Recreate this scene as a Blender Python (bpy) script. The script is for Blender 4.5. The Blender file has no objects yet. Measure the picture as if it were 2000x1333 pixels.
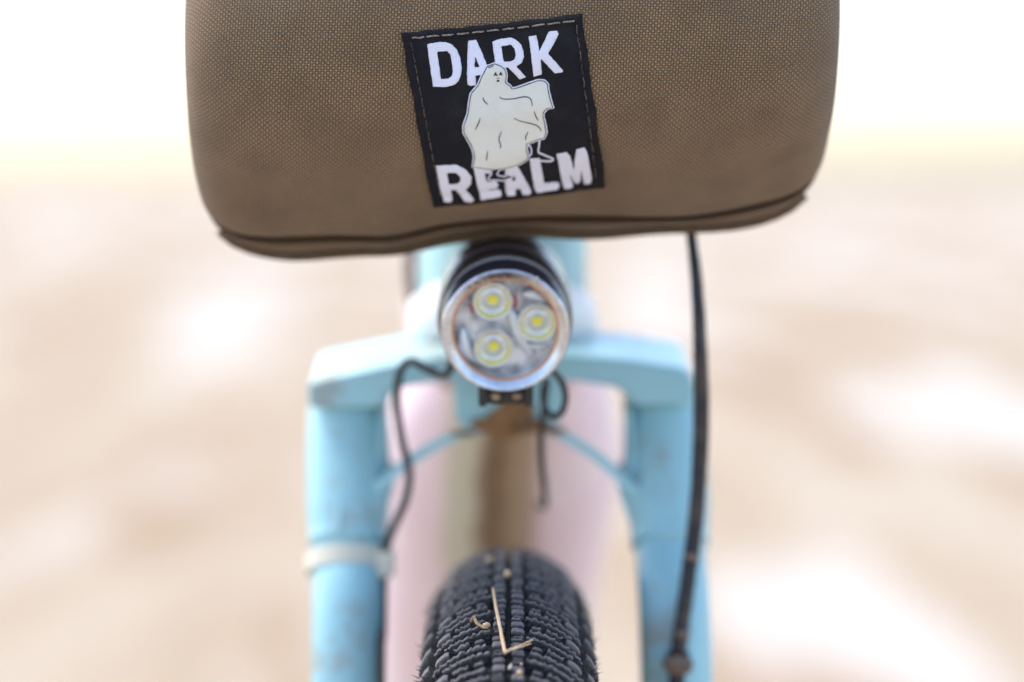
import bpy, bmesh, math, random
from mathutils import Vector, Matrix
R = math.radians
SC = bpy.context.scene
C = SC.collection
random.seed(7)

# ------------------------------------------------------------------ camera
PITCH = R(4.5)
CAM = Vector((0, -0.63, 0.806))
FPX = 4200.0
cd = bpy.data.cameras.new('camera'); cam = bpy.data.objects.new('camera', cd); C.objects.link(cam)
cam.location = CAM; cam.rotation_euler = (R(90) - PITCH, 0, 0)
cd.sensor_width = 36; cd.lens = 36 * FPX / 2000; cd.clip_start = 0.01; cd.clip_end = 3000
cd.dof.use_dof = True; cd.dof.focus_distance = 0.578; cd.dof.aperture_fstop = 3.4
SC.camera = cam
# ------------------------------------------------------------------ sky, sun, exposure
SUN_EL, SUN_AZ = R(60), R(-52)          # azimuth of the sun seen from above, from +Y clockwise
w = bpy.data.worlds.new('World'); SC.world = w; w.use_nodes = True
nt = w.node_tree; bg = nt.nodes['Background']
sky = nt.nodes.new('ShaderNodeTexSky'); sky.sky_type = 'NISHITA'; sky.sun_disc = False
sky.sun_elevation = SUN_EL; sky.sun_rotation = SUN_AZ; sky.dust_density = 2.0; sky.air_density = 1.0; sky.ozone_density = 0.6
nt.links.new(sky.outputs[0], bg.inputs[0]); bg.inputs[1].default_value = 0.15
sd = bpy.data.lights.new('sun', 'SUN'); sun = bpy.data.objects.new('sun', sd); C.objects.link(sun)
sd.energy = 1.5; sd.angle = R(30); sd.color = (1, 0.92, 0.82)
sdir = Vector((math.sin(SUN_AZ) * math.cos(SUN_EL), math.cos(SUN_AZ) * math.cos(SUN_EL), math.sin(SUN_EL)))
sun.rotation_euler = sdir.to_track_quat('Z', 'Y').to_euler()
SC.view_settings.view_transform = 'Standard'; SC.view_settings.look = 'None'
SC.view_settings.exposure = 1.52; SC.view_settings.gamma = 1
SC.render.engine = 'CYCLES'

# ------------------------------------------------------------------ measuring helpers
AX = Vector((0, math.cos(PITCH), -math.sin(PITCH))); UP = Vector((0, math.sin(PITCH), math.cos(PITCH)))
def at(px, py, d):                        # a point measured on the photograph, d metres away along the lens axis
    return CAM + AX * d + Vector((1, 0, 0)) * ((px - 1000) / FPX * d) + UP * ((666.5 - py) / FPX * d)
def proj(p):
    q = p - CAM; d = q.dot(AX)
    return 1000 + FPX * q.x / d, 666.5 - FPX * q.dot(UP) / d
def solve(f, px, py, a, b):
    for _ in range(14):
        x0, y0 = proj(f(a, b)); h = 1e-5
        xa, ya = proj(f(a + h, b)); xb, yb = proj(f(a, b + h))
        A, B, D, E = (xa - x0) / h, (xb - x0) / h, (ya - y0) / h, (yb - y0) / h
        det = A * E - B * D; rx, ry = px - x0, py - y0
        a += (rx * E - B * ry) / det; b += (A * ry - rx * D) / det
    return a, b
def lerp(t, xs):                          # smooth piecewise interpolation
    if t <= xs[0][0]: return xs[0][1]
    for (a, u), (b, v) in zip(xs, xs[1:]):
        if t <= b:
            k = (t - a) / (b - a); k = k * k * (3 - 2 * k) * .5 + k * .5
            return u + (v - u) * k
    return xs[-1][1]

# ------------------------------------------------------------------ materials
def N(nt, typ, **kw):
    n = nt.nodes.new(typ)
    for k, v in kw.items(): setattr(n, k, v)
    return n
def M(nt, op, a, b=None, c=None):
    n = nt.nodes.new('ShaderNodeMath'); n.operation = op
    for i, v in enumerate((a, b, c)):
        if v is None: continue
        if isinstance(v, (int, float)): n.inputs[i].default_value = v
        else: nt.links.new(v, n.inputs[i])
    return n.outputs[0]
def MIX(nt, f, a, b):
    n = nt.nodes.new('ShaderNodeMix'); n.data_type = 'RGBA'
    for i, v in ((0, f), (6, a), (7, b)):
        if isinstance(v, (int, float)): n.inputs[i].default_value = v
        elif isinstance(v, tuple): n.inputs[i].default_value = (*v, 1)
        else: nt.links.new(v, n.inputs[i])
    return n.outputs[2]
def NOISE(nt, vec, scale, detail=4, rough=.55):
    n = N(nt, 'ShaderNodeTexNoise'); n.inputs['Scale'].default_value = scale
    n.inputs['Detail'].default_value = detail; n.inputs['Roughness'].default_value = rough
    if vec is not None: nt.links.new(vec, n.inputs['Vector'])
    return n.outputs['Fac']
def SS(nt, v, a, b):                      # smoothstep a..b
    n = N(nt, 'ShaderNodeMapRange', interpolation_type='SMOOTHSTEP')
    n.inputs[1].default_value = a; n.inputs[2].default_value = b; nt.links.new(v, n.inputs[0])
    return n.outputs[0]
def new(name):
    m = bpy.data.materials.new(name); m.use_nodes = True
    return m, m.node_tree, m.node_tree.nodes['Principled BSDF']
def setc(nt, p, name, v):
    if isinstance(v, tuple): p.inputs[name].default_value = (*v, 1)
    elif isinstance(v, (int, float)): p.inputs[name].default_value = v
    else: nt.links.new(v, p.inputs[name])
def BUMP(nt, p, h, dist, strength=1.0):
    b = N(nt, 'ShaderNodeBump'); b.inputs['Distance'].default_value = dist; b.inputs['Strength'].default_value = strength
    nt.links.new(h, b.inputs['Height']); nt.links.new(b.outputs[0], p.inputs['Normal'])
def plain(name, col, rough=.5, metal=0., var=None, scale=60, amt=.5, bump=0., bscale=900, coat=0., spec=None):
    m, nt, p = new(name); co = N(nt, 'ShaderNodeTexCoord').outputs['Object']
    if var: setc(nt, p, 'Base Color', MIX(nt, SS(nt, NOISE(nt, co, scale, 5), .5 - amt * .4, .5 + amt * .4), col, var))
    else: setc(nt, p, 'Base Color', col)
    r = M(nt, 'MULTIPLY_ADD', NOISE(nt, co, scale * 2.3, 3), .25, rough - .12)
    setc(nt, p, 'Roughness', r); p.inputs['Metallic'].default_value = metal
    p.inputs['Coat Weight'].default_value = coat; p.inputs['Coat Roughness'].default_value = .12
    if spec is not None: p.inputs['Specular IOR Level'].default_value = spec
    if bump: BUMP(nt, p, NOISE(nt, co, bscale, 4), bump)
    return m
def weave_mat(name, warp_c, weft_c, pw, pf, rot, dist, rough=.8):
    m, nt, p = new(name)
    uv = N(nt, 'ShaderNodeUVMap').outputs[0]
    nz = N(nt, 'ShaderNodeTexNoise'); nz.inputs['Scale'].default_value = .35; nz.inputs['Detail'].default_value = 3
    nt.links.new(uv, nz.inputs['Vector'])
    ad = N(nt, 'ShaderNodeVectorMath', operation='MULTIPLY_ADD'); nt.links.new(nz.outputs['Color'], ad.inputs[0])
    ad.inputs[1].default_value = (.5, .5, 0); nt.links.new(uv, ad.inputs[2])
    mp = N(nt, 'ShaderNodeMapping'); mp.inputs['Rotation'].default_value = (0, 0, rot)
    mp.inputs['Scale'].default_value = (1 / pw, 1 / pf, 1); mp.vector_type = 'POINT'
    rt = N(nt, 'ShaderNodeVectorRotate'); rt.rotation_type = 'Z_AXIS'; rt.inputs['Angle'].default_value = rot
    nt.links.new(ad.outputs[0], rt.inputs['Vector'])
    mp.inputs['Rotation'].default_value = (0, 0, 0); nt.links.new(rt.outputs[0], mp.inputs['Vector'])
    sp = N(nt, 'ShaderNodeSeparateXYZ'); nt.links.new(mp.outputs[0], sp.inputs[0])
    u, v = sp.outputs[0], sp.outputs[1]
    fu, fv = M(nt, 'FLOOR', u), M(nt, 'FLOOR', v)
    su = M(nt, 'POWER', M(nt, 'ABSOLUTE', M(nt, 'SINE', M(nt, 'MULTIPLY', u, math.pi))), .6)
    sv = M(nt, 'POWER', M(nt, 'ABSOLUTE', M(nt, 'SINE', M(nt, 'MULTIPLY', v, math.pi))), .6)
    # warp rides over the weft where floor(u)+floor(v) is even
    par = M(nt, 'MODULO', M(nt, 'ADD', M(nt, 'ADD', fu, fv), 4000.), 2.)
    cw = M(nt, 'ADD', .5, M(nt, 'MULTIPLY', M(nt, 'SUBTRACT', .5, par), sv))
    cf = M(nt, 'ADD', .5, M(nt, 'MULTIPLY', M(nt, 'SUBTRACT', par, .5), su))
    hw, hf = M(nt, 'MULTIPLY', su, cw), M(nt, 'MULTIPLY', sv, cf)
    h = M(nt, 'MAXIMUM', hw, hf)
    isw = M(nt, 'GREATER_THAN', hw, hf)
    fib = NOISE(nt, uv, 2.2, 3)
    lum = NOISE(nt, uv, .06, 4)
    col = MIX(nt, isw, weft_c, warp_c)
    col = MIX(nt, M(nt, 'MULTIPLY', SS(nt, fib, .35, .7), .4), col, tuple(c * 1.45 for c in warp_c))
    col = MIX(nt, M(nt, 'MULTIPLY', SS(nt, lum, .35, .7), .3), col, tuple(c * .72 for c in weft_c))
    gap = M(nt, 'SUBTRACT', 1., SS(nt, h, .3, .62))
    col = MIX(nt, M(nt, 'MULTIPLY', gap, .95), col, tuple(c * .20 for c in weft_c))
    setc(nt, p, 'Base Color', col); p.inputs['Roughness'].default_value = rough
    p.inputs['Specular IOR Level'].default_value = .25
    p.inputs['Sheen Weight'].default_value = .15
    BUMP(nt, p, M(nt, 'MULTIPLY_ADD', fib, .12, h), dist)
    return m
def twill_mat():
    m, nt, p = new('black_twill'); uv = N(nt, 'ShaderNodeUVMap').outputs[0]
    sp = N(nt, 'ShaderNodeSeparateXYZ'); nt.links.new(uv, sp.inputs[0])
    d = M(nt, 'ADD', M(nt, 'MULTIPLY', sp.outputs[0], .62), M(nt, 'MULTIPLY', sp.outputs[1], -.78))
    s = M(nt, 'ABSOLUTE', M(nt, 'SINE', M(nt, 'MULTIPLY', d, math.pi / .55)))
    n = NOISE(nt, uv, .12, 4); n2 = NOISE(nt, uv, 2.5, 3)
    col = MIX(nt, s, (.0012, .0013, .002), (.022, .021, .026))
    col = MIX(nt, M(nt, 'MULTIPLY', SS(nt, n, .48, .7), .5), col, (.030, .028, .030))
    col = MIX(nt, M(nt, 'MULTIPLY', SS(nt, n2, .62, .78), .5), col, (.06, .052, .045))
    setc(nt, p, 'Base Color', col); p.inputs['Roughness'].default_value = .7; p.inputs['Specular IOR Level'].default_value = .12
    BUMP(nt, p, s, .0002)
    return m
def thread_mat(name, col, pitch=.2, rough=.75):
    m, nt, p = new(name); uv = N(nt, 'ShaderNodeUVMap').outputs[0]
    sp = N(nt, 'ShaderNodeSeparateXYZ'); nt.links.new(uv, sp.inputs[0])
    s = M(nt, 'ABSOLUTE', M(nt, 'SINE', M(nt, 'MULTIPLY', sp.outputs[1], math.pi / pitch)))
    n = NOISE(nt, uv, .25, 4)
    c = MIX(nt, s, tuple(x * .86 for x in col), col)
    setc(nt, p, 'Base Color', MIX(nt, M(nt, 'MULTIPLY', SS(nt, n, .45, .75), .4), c, tuple(x * .84 for x in col)))
    p.inputs['Roughness'].default_value = rough; p.inputs['Specular IOR Level'].default_value = .25
    BUMP(nt, p, s, .00004)
    return m
def rubber_mat():
    m, nt, p = new('tyre_rubber'); co = N(nt, 'ShaderNodeNewGeometry').outputs['Position']
    n1, n2, n3 = NOISE(nt, co, 140, 5), NOISE(nt, co, 900, 4), NOISE(nt, co, 2600, 2)
    col = MIX(nt, SS(nt, n1, .35, .7), (.006, .0058, .0072), (.019, .0178, .020))
    col = MIX(nt, M(nt, 'MULTIPLY', SS(nt, n2, .52, .72), .45), col, (.085, .078, .074))
    # lit tread tops painted in: the outer skin of the blocks goes lighter grey
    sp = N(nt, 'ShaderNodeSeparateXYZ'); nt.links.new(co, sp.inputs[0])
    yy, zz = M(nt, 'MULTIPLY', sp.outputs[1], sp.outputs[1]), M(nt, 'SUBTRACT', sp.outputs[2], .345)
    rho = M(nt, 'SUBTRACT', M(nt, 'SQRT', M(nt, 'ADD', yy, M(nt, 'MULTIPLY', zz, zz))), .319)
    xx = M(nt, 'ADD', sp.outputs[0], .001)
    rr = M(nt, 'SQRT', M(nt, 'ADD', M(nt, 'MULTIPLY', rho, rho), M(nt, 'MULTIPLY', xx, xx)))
    toplight = M(nt, 'MULTIPLY', SS(nt, M(nt, 'MULTIPLY_ADD', n2, .0008, rr), .0252, .0264), M(nt, 'MULTIPLY_ADD', n1, .6, .35))
    col = MIX(nt, toplight, col, (.21, .180, .178))
    setc(nt, p, 'Base Color', col)
    setc(nt, p, 'Roughness', M(nt, 'MULTIPLY_ADD', n2, .32, .26)); p.inputs['Specular IOR Level'].default_value = .6
    BUMP(nt, p, M(nt, 'ADD', n2, M(nt, 'MULTIPLY', n3, .5)), .0009)
    return m
def paint_mat(name, col, dirt, amount=.5, scale=45):
    m, nt, p = new(name); co = N(nt, 'ShaderNodeTexCoord').outputs['Object']
    n1, n2 = NOISE(nt, co, scale, 6, .65), NOISE(nt, co, scale * 6, 4)
    f = M(nt, 'MULTIPLY', SS(nt, M(nt, 'ADD', n1, M(nt, 'MULTIPLY', n2, .25)), .64, .80), amount)
    setc(nt, p, 'Base Color', MIX(nt, f, col, dirt))
    setc(nt, p, 'Roughness', M(nt, 'MULTIPLY_ADD', f, .5, .3)); p.inputs['Coat Weight'].default_value = .12
    p.inputs['Coat Roughness'].default_value = .15
    return m
def downtube_mat():
    # pink lacquer with a strip of dried mud thrown up the middle by the tyre (object x runs across the tube)
    m, nt, p = new('muddy_pink_paint'); co = N(nt, 'ShaderNodeTexCoord').outputs['Object']
    sp = N(nt, 'ShaderNodeSeparateXYZ'); nt.links.new(co, sp.inputs[0])
    wob = M(nt, 'ADD', M(nt, 'MULTIPLY', M(nt, 'SUBTRACT', NOISE(nt, co, 9, 3), .5), .024), M(nt, 'MULTIPLY_ADD', sp.outputs[2], -.035, .004))
    x = M(nt, 'ADD', sp.outputs[0], wob)
    def band(a, b, c, d): return M(nt, 'MULTIPLY', SS(nt, x, a, b), M(nt, 'SUBTRACT', 1., SS(nt, x, c, d)))
    n = NOISE(nt, co, 60, 5)
    col = MIX(nt, SS(nt, NOISE(nt, co, 14, 2), .4, .7), (.90, .70, .77), (.90, .79, .82))
    col = MIX(nt, M(nt, 'MULTIPLY', band(-.024, -.017, -.008, -.001), .9), col, (.62, .60, .47))
    col = MIX(nt, M(nt, 'MULTIPLY', band(-.010, -.003, .008, .022), .9), col, (.42, .29, .16))
    col = MIX(nt, M(nt, 'MULTIPLY', band(-.010, -.004, -.001, .006), M(nt, 'MULTIPLY_ADD', n, .5, .45)), col, (.17, .095, .042))
    setc(nt, p, 'Base Color', col); p.inputs['Roughness'].default_value = .45; p.inputs['Coat Weight'].default_value = .2
    return m
def ground_mat():
    m, nt, p = new('sandy_ground'); co = N(nt, 'ShaderNodeTexCoord').outputs['Object']
    mp = N(nt, 'ShaderNodeMapping'); mp.inputs['Scale'].default_value = (1, .22, 1); mp.inputs['Location'].default_value = (.37, 0, 0); nt.links.new(co, mp.inputs['Vector'])
    rut = mp.outputs[0]                  # the track runs away from the bicycle, so its patches are drawn out lengthwise
    n1, n2, n3, n4 = NOISE(nt, rut, 1.6, 3), NOISE(nt, rut, 2.6, 2), NOISE(nt, co, 14, 5), NOISE(nt, rut, 1.1, 2)
    col = MIX(nt, SS(nt, n1, .38, .62), (.29, .220, .147), (.345, .29, .222))
    col = MIX(nt, M(nt, 'MULTIPLY', SS(nt, n2, .52, .62), .85), col, (.24, .155, .085))
    col = MIX(nt, M(nt, 'MULTIPLY', SS(nt, n4, .50, .60), .85), col, (.44, .41, .375))
    col = MIX(nt, M(nt, 'MULTIPLY', SS(nt, n3, .5, .75), .35), col, (.27, .235, .155))
    setc(nt, p, 'Base Color', col); p.inputs['Roughness'].default_value = .95
    BUMP(nt, p, n3, .03)
    return m
MT = {}
def mats():
    MT['canvas'] = weave_mat('brown_canvas', (.325, .214, .118), (.140, .083, .039), .76, .72, R(-4), .00040)
    MT['hem'] = plain('brown_hem', (.12, .08, .048), .8, var=(.16, .11, .068), scale=400, bump=.0003, bscale=1800, spec=.2)
    MT['strap'] = plain('black_webbing', (.012, .012, .014), .75, bump=.0003, bscale=1500)
    MT['twill'] = twill_mat()
    MT['white'] = thread_mat('white_thread', (.78, .78, .90))
    MT['cream'] = thread_mat('cream_thread', (.76, .77, .71), .16)
    MT['ink'] = thread_mat('dark_thread', (.008, .011, .022))
    MT['stitch'] = plain('tan_stitching', (.33, .27, .23), .85, var=(.16, .13, .11), scale=900, bump=.0002, bscale=4000)
    MT['darkstitch'] = plain('dark_stitching', (.030, .026, .025), .85, var=(.16, .11, .085), scale=500, amt=.5, bump=.0002, bscale=4000)
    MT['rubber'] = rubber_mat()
    MT['blue'] = paint_mat('powder_blue_paint', (.33, .60, .66), (.34, .27, .19), .55)
    MT['bluetube'] = paint_mat('pale_blue_paint', (.40, .67, .72), (.30, .25, .19), .2)
    MT['muddy'] = plain('dried_mud', (.33, .17, .07), .9, var=(.22, .12, .055), scale=120, bump=.002, bscale=350)
    MT['clod'] = plain('grey_brown_mud', (.15, .105, .078), .9, var=(.24, .17, .12), scale=160, bump=.002, bscale=350)
    MT['pinkmud'] = downtube_mat()
    MT['pink'] = paint_mat('pink_paint', (.80, .60, .67), (.40, .26, .14), .4)
    MT['silver'] = plain('satin_aluminium', (.80, .80, .80), .28, 1., bump=.0001)
    MT['alloy'] = plain('bead_blasted_aluminium', (.88, .88, .89), .5, .25)
    MT['bezel'] = plain('polished_bezel', (.66, .68, .72), .30, 1., var=(.5, .5, .53), scale=300)
    MT['anod'] = plain('black_anodised', (.010, .012, .018), .30, .2, var=(.022, .02, .02), scale=260, coat=.3)
    MT['navy'] = plain('navy_anodised', (.012, .022, .055), .34, .45, var=(.03, .035, .05), scale=260)
    MT['ringmetal'] = plain('grey_anodised', (.22, .21, .23), .35, .8)  # lighter grey than the lamp body, for its thin rings
    MT['orangeglint'] = plain('orange_glint', (.55, .27, .12), .4, .5)  # orange reflection at the lens edge, put into a ring's colour
    MT['black'] = plain('black_plastic', (.012, .012, .013), .5, var=(.03, .026, .022), scale=250)
    MT['cable'] = plain('black_cable', (.012, .014, .02), .42, var=(.03, .028, .028), scale=120, amt=.4)
    MT['dirtycable'] = plain('muddy_cable', (.014, .016, .024), .5, var=(.060, .046, .040), scale=75, amt=.28, bump=.001, bscale=500)
    MT['wire'] = plain('brown_wire', (.028, .021, .018), .55)
    MT['tie'] = plain('ivory_tie', (.62, .60, .50), .5)
    MT['optic'] = plain('clear_optic', (.68, .70, .72), .14, .25, coat=.6)
    MT['opticfloor'] = plain('frosted_optic', (.80, .82, .86), .2, .3, var=(.24, .24, .28), scale=150, amt=.45, coat=.5)
    MT['ringglint'] = plain('yellow_glint', (.74, .63, .10), .25, .0, var=(.74, .68, .36), scale=260, amt=.5, coat=.5)  # yellow reflection of the phosphor, put into the optic ring's colour
    MT['led'] = plain('yellow_phosphor', (.84, .72, .03), .5)
    MT['red'] = plain('red_glint', (.34, .055, .05), .5)  # red reflections inside the lens, made as coloured slivers
    MT['dust'] = plain('pale_grit', (.62, .55, .45), .9)
    MT['straw'] = plain('dry_straw', (.72, .45, .24), .7, var=(.78, .55, .34), scale=500, bump=.0003, bscale=2500)
    MT['chaff'] = plain('brown_chaff', (.26, .16, .085), .8, var=(.42, .29, .17), scale=900)
    MT['shell'] = plain('pale_husk', (.72, .56, .35), .7, var=(.60, .38, .18), scale=400)
    MT['ground'] = ground_mat()
    m, nt, p = new('lens_glass'); nt.nodes.remove(p)
    tr = N(nt, 'ShaderNodeBsdfTransparent'); tr.inputs[0].default_value = (.97, .98, .98, 1)
    gl = N(nt, 'ShaderNodeBsdfGlossy'); gl.inputs['Roughness'].default_value = .05
    fr = N(nt, 'ShaderNodeFresnel'); fr.inputs[0].default_value = 1.45
    mx = N(nt, 'ShaderNodeMixShader'); nt.links.new(fr.outputs[0], mx.inputs[0])
    nt.links.new(tr.outputs[0], mx.inputs[1]); nt.links.new(gl.outputs[0], mx.inputs[2])
    nt.links.new(mx.outputs[0], nt.nodes['Material Output'].inputs[0]); MT['glass'] = m
mats()

# ------------------------------------------------------------------ object helpers
def thing(name, label, cat, loc=(0, 0, 0), group=None):
    o = bpy.data.objects.new(name, None); C.objects.link(o); o.location = loc; o.empty_display_size = .02
    o['label'] = label; o['category'] = cat
    if group: o['group'] = group
    return o
def link(o, parent):
    C.objects.link(o)
    if parent is not None:
        o.parent = parent
        bpy.context.view_layer.update()
        o.matrix_parent_inverse = parent.matrix_world.inverted()
def mesh(name, verts, faces, mat, parent=None, smooth=True, uvs=None, label=None):
    me = bpy.data.meshes.new(name); me.from_pydata([tuple(v) for v in verts], [], faces); me.update()
    if smooth: me.polygons.foreach_set('use_smooth', [True] * len(me.polygons))
    if uvs:
        l = me.uv_layers.new(name='UVMap')
        for lp in me.loops: l.data[lp.index].uv = uvs[lp.vertex_index]
    me.materials.append(MT[mat])
    o = bpy.data.objects.new(name, me); link(o, parent)
    if label: o['label'] = label
    return o
def finish(bm, name, mat, parent, smooth=True, bevel=0):
    bmesh.ops.recalc_face_normals(bm, faces=bm.faces)
    me = bpy.data.meshes.new(name); bm.to_mesh(me); bm.free()
    if smooth: me.polygons.foreach_set('use_smooth', [True] * len(me.polygons))
    me.materials.append(MT[mat]); o = bpy.data.objects.new(name, me); link(o, parent)
    if bevel:
        b = o.modifiers.new('bevel', 'BEVEL'); b.width = bevel; b.segments = 3; b.limit_method = 'ANGLE'; b.angle_limit = R(35)
        if smooth: me.set_sharp_from_angle(angle=R(60))
    return o
def catmull(pts, n=8):
    P = [Vector(p) for p in pts]; out = []
    for i in range(len(P) - 1):
        p0, p1, p2, p3 = P[max(i - 1, 0)], P[i], P[i + 1], P[min(i + 2, len(P) - 1)]
        for k in range(n):
            t = k / n
            out.append(.5 * ((2 * p1) + (p2 - p0) * t + (2 * p0 - 5 * p1 + 4 * p2 - p3) * t * t + (3 * p1 - p0 - 3 * p2 + p3) * t ** 3))
    out.append(P[-1]); return out
def tube(name, pts, rad, mat, parent, seg=14, smooth_path=True, n=8, jit=0, flat=1., label=None):
    P = catmull(pts, n) if smooth_path else [Vector(p) for p in pts]
    V, F = [], []; ref = Vector((0, 1, 0.01))
    for i, p in enumerate(P):
        t = (P[min(i + 1, len(P) - 1)] - P[max(i - 1, 0)]).normalized()
        a = ref - t * ref.dot(t)
        if a.length < 1e-4: a = Vector((1, 0, 0)) - t * t.x
        a.normalize(); b = t.cross(a); ref = a
        r = rad(i / (len(P) - 1)) if callable(rad) else rad
        for k in range(seg):
            an = 2 * math.pi * k / seg; rr = r * (1 + random.uniform(-jit, jit))
            V.append(p + a * (math.cos(an) * rr * flat) + b * (math.sin(an) * rr))
    for i in range(len(P) - 1):
        for k in range(seg):
            k2 = (k + 1) % seg; F.append((i * seg + k, i * seg + k2, (i + 1) * seg + k2, (i + 1) * seg + k))
    F.append(tuple(reversed(range(seg)))); F.append(tuple((len(P) - 1) * seg + k for k in range(seg)))
    return mesh(name, V, F, mat, parent, label=label)
def lathe(name, prof, origin, axis, mat, parent, seg=72, closed=False, sharp=40, up=Vector((0, 0, 1))):
    ax = axis.normalized(); a = up - ax * up.dot(ax)
    if a.length < 1e-4: a = Vector((1, 0, 0)) - ax * ax.x
    a.normalize(); b = ax.cross(a)
    V, F = [], []; n = len(prof)
    for (r, t) in prof:
        for k in range(seg):
            an = 2 * math.pi * k / seg; V.append(origin + ax * t + (a * math.cos(an) + b * math.sin(an)) * max(r, 1e-6))
    for i in range(n if closed else n - 1):
        j = (i + 1) % n
        for k in range(seg):
            k2 = (k + 1) % seg; F.append((i * seg + k, j * seg + k, j * seg + k2, i * seg + k2))
    o = mesh(name, V, F, mat, parent)
    bm = bmesh.new(); bm.from_mesh(o.data); bmesh.ops.remove_doubles(bm, verts=bm.verts, dist=2e-6)
    bmesh.ops.recalc_face_normals(bm, faces=bm.faces); bm.to_mesh(o.data); bm.free()
    o.data.set_sharp_from_angle(angle=R(sharp))
    return o
def extr(name, outline, d0, d1, mat, parent, bevel=.002, tilt=0., holes=()):
    """a plate: outline measured on the photo at depth d0, carried back to depth d1 with real thickness"""
    bm = bmesh.new(); f = [bm.verts.new(at(x, y, d0)) for x, y in outline]
    fc = bm.faces.new(f)
    r = bmesh.ops.extrude_face_region(bm, geom=[fc])
    for v in r['geom']:
        if isinstance(v, bmesh.types.BMVert): v.co += Vector((0, 1, tilt)) * (d1 - d0)
    bmesh.ops.triangulate(bm, faces=[q for q in bm.faces if len(q.verts) > 4])
    o = finish(bm, name, mat, parent, True, bevel); o.data.set_sharp_from_angle(angle=R(35))
    return o
def boxm(name, c, hx, hy, hz, mat, parent, rot=None, bevel=.0008):
    bm = bmesh.new(); bmesh.ops.create_cube(bm, size=2)
    bmesh.ops.scale(bm, vec=(hx, hy, hz), verts=bm.verts)
    if rot is not None: bmesh.ops.rotate(bm, matrix=rot, verts=bm.verts)
    bmesh.ops.translate(bm, vec=c, verts=bm.verts)
    return finish(bm, name, mat, parent, True, bevel)
def pebble(name, c, rx, ry, rz, mat, parent=None, seed=0, sub=2):
    rnd = random.Random(seed); bm = bmesh.new(); bmesh.ops.create_icosphere(bm, subdivisions=sub, radius=1)
    for v in bm.verts:
        v.co *= rnd.uniform(.8, 1.15); v.co = Vector((v.co.x * rx, v.co.y * ry, v.co.z * rz)) + Vector(c)
    return finish(bm, name, mat, parent, True)

# ------------------------------------------------------------------ the ground
V, F = [], []
rings = [0, .4, 1, 2, 3.5, 6, 10, 18, 35, 80, 250, 900]; ns = 48; rnd = random.Random(3)
for r_ in rings:
    for k in range(ns):
        a = 2 * math.pi * k / ns
        V.append((r_ * math.cos(a), r_ * math.sin(a), 0 if r_ < 2 else rnd.uniform(-.012, .012) * min(r_, 10)**.5))
for i in range(len(rings) - 1):
    for k in range(ns):
        k2 = (k + 1) % ns; F.append((i * ns + k, (i + 1) * ns + k, (i + 1) * ns + k2, i * ns + k2))
g = mesh('ground', V, F, 'ground'); g['kind'] = 'structure'

# ------------------------------------------------------------------ the bicycle
bike = thing('bicycle', 'pink bicycle with powder blue fork and knobbly black front tyre', 'bicycle')
WX, WR = -.0010, .345                      # wheel plane and outer radius
def wheel_pt(beta, theta, r, cy=0.):       # on the tyre: beta across, theta from the top towards the front, r = tread section radius
    rho = .319 + r * math.cos(beta)
    return Vector((WX + r * math.sin(beta), cy - rho * math.sin(theta), WR + rho * math.cos(theta)))
CAS = .0221
def tyre(parent, cy):
    V, F = [], []; nb, nth = 28, 220
    for j in range(nth):
        for i in range(nb):
            V.append(wheel_pt(R(-135 + 270 * i / (nb - 1)), 2 * math.pi * j / nth, CAS, cy))
    for j in range(nth):
        j2 = (j + 1) % nth
        for i in range(nb - 1): F.append((j * nb + i, j2 * nb + i, j2 * nb + i + 1, j * nb + i + 1))
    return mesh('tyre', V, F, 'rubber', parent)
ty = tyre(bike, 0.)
def knob_geo(th0, th1, b0, b1, h, n, wav, rn, skew=0., cy=0., dip=0.):
    """one tread block: rows along the block width, a six point section along the tyre"""
    V, F = [], []
    L = th1 - th0
    for i in range(n + 1):
        k = i / n; be = b0 + (b1 - b0) * k
        sk = skew * (k - .5)
        bump_ = math.sin(k * abs(b1 - b0) * .026 / .00036 + rn.uniform(-.7, .7))
        hh = h * (1 + wav * (.07 * bump_ + rn.uniform(-.08, .08)))
        jf = wav * L * (.09 * bump_ + rn.uniform(-.06, .06)); jb = wav * L * (rn.uniform(-.08, .08) - .05 * bump_)
        edge = .0 if 0 < i < n else 1.
        inset = edge * .0004 * (1 if i == 0 else -1) / .026 * (1 if b1 > b0 else -1)
        for (t, z) in ((0, -.0012), (.05, .55), (.16, .96), (.45, 1.02), (.80, .97), (.95, .6), (1., -.0012)):
            zz = z if z < 0 else hh * z * (1 - .12 * edge)
            tt = th0 + L * t + sk + (jf if t < .3 else jb if t > .6 else 0)
            V.append(wheel_pt(be + (inset if z > .3 else 0), tt, CAS + zz, cy))
    m = 7
    for i in range(n):
        for j in range(m - 1):
            F.append((i * m + j, (i + 1) * m + j, (i + 1) * m + j + 1, i * m + j + 1))
    F.append(tuple(range(m))); F.append(tuple(reversed([n * m + j for j in range(m)])))
    return V, F
UNIT = .0140 / WR
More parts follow.
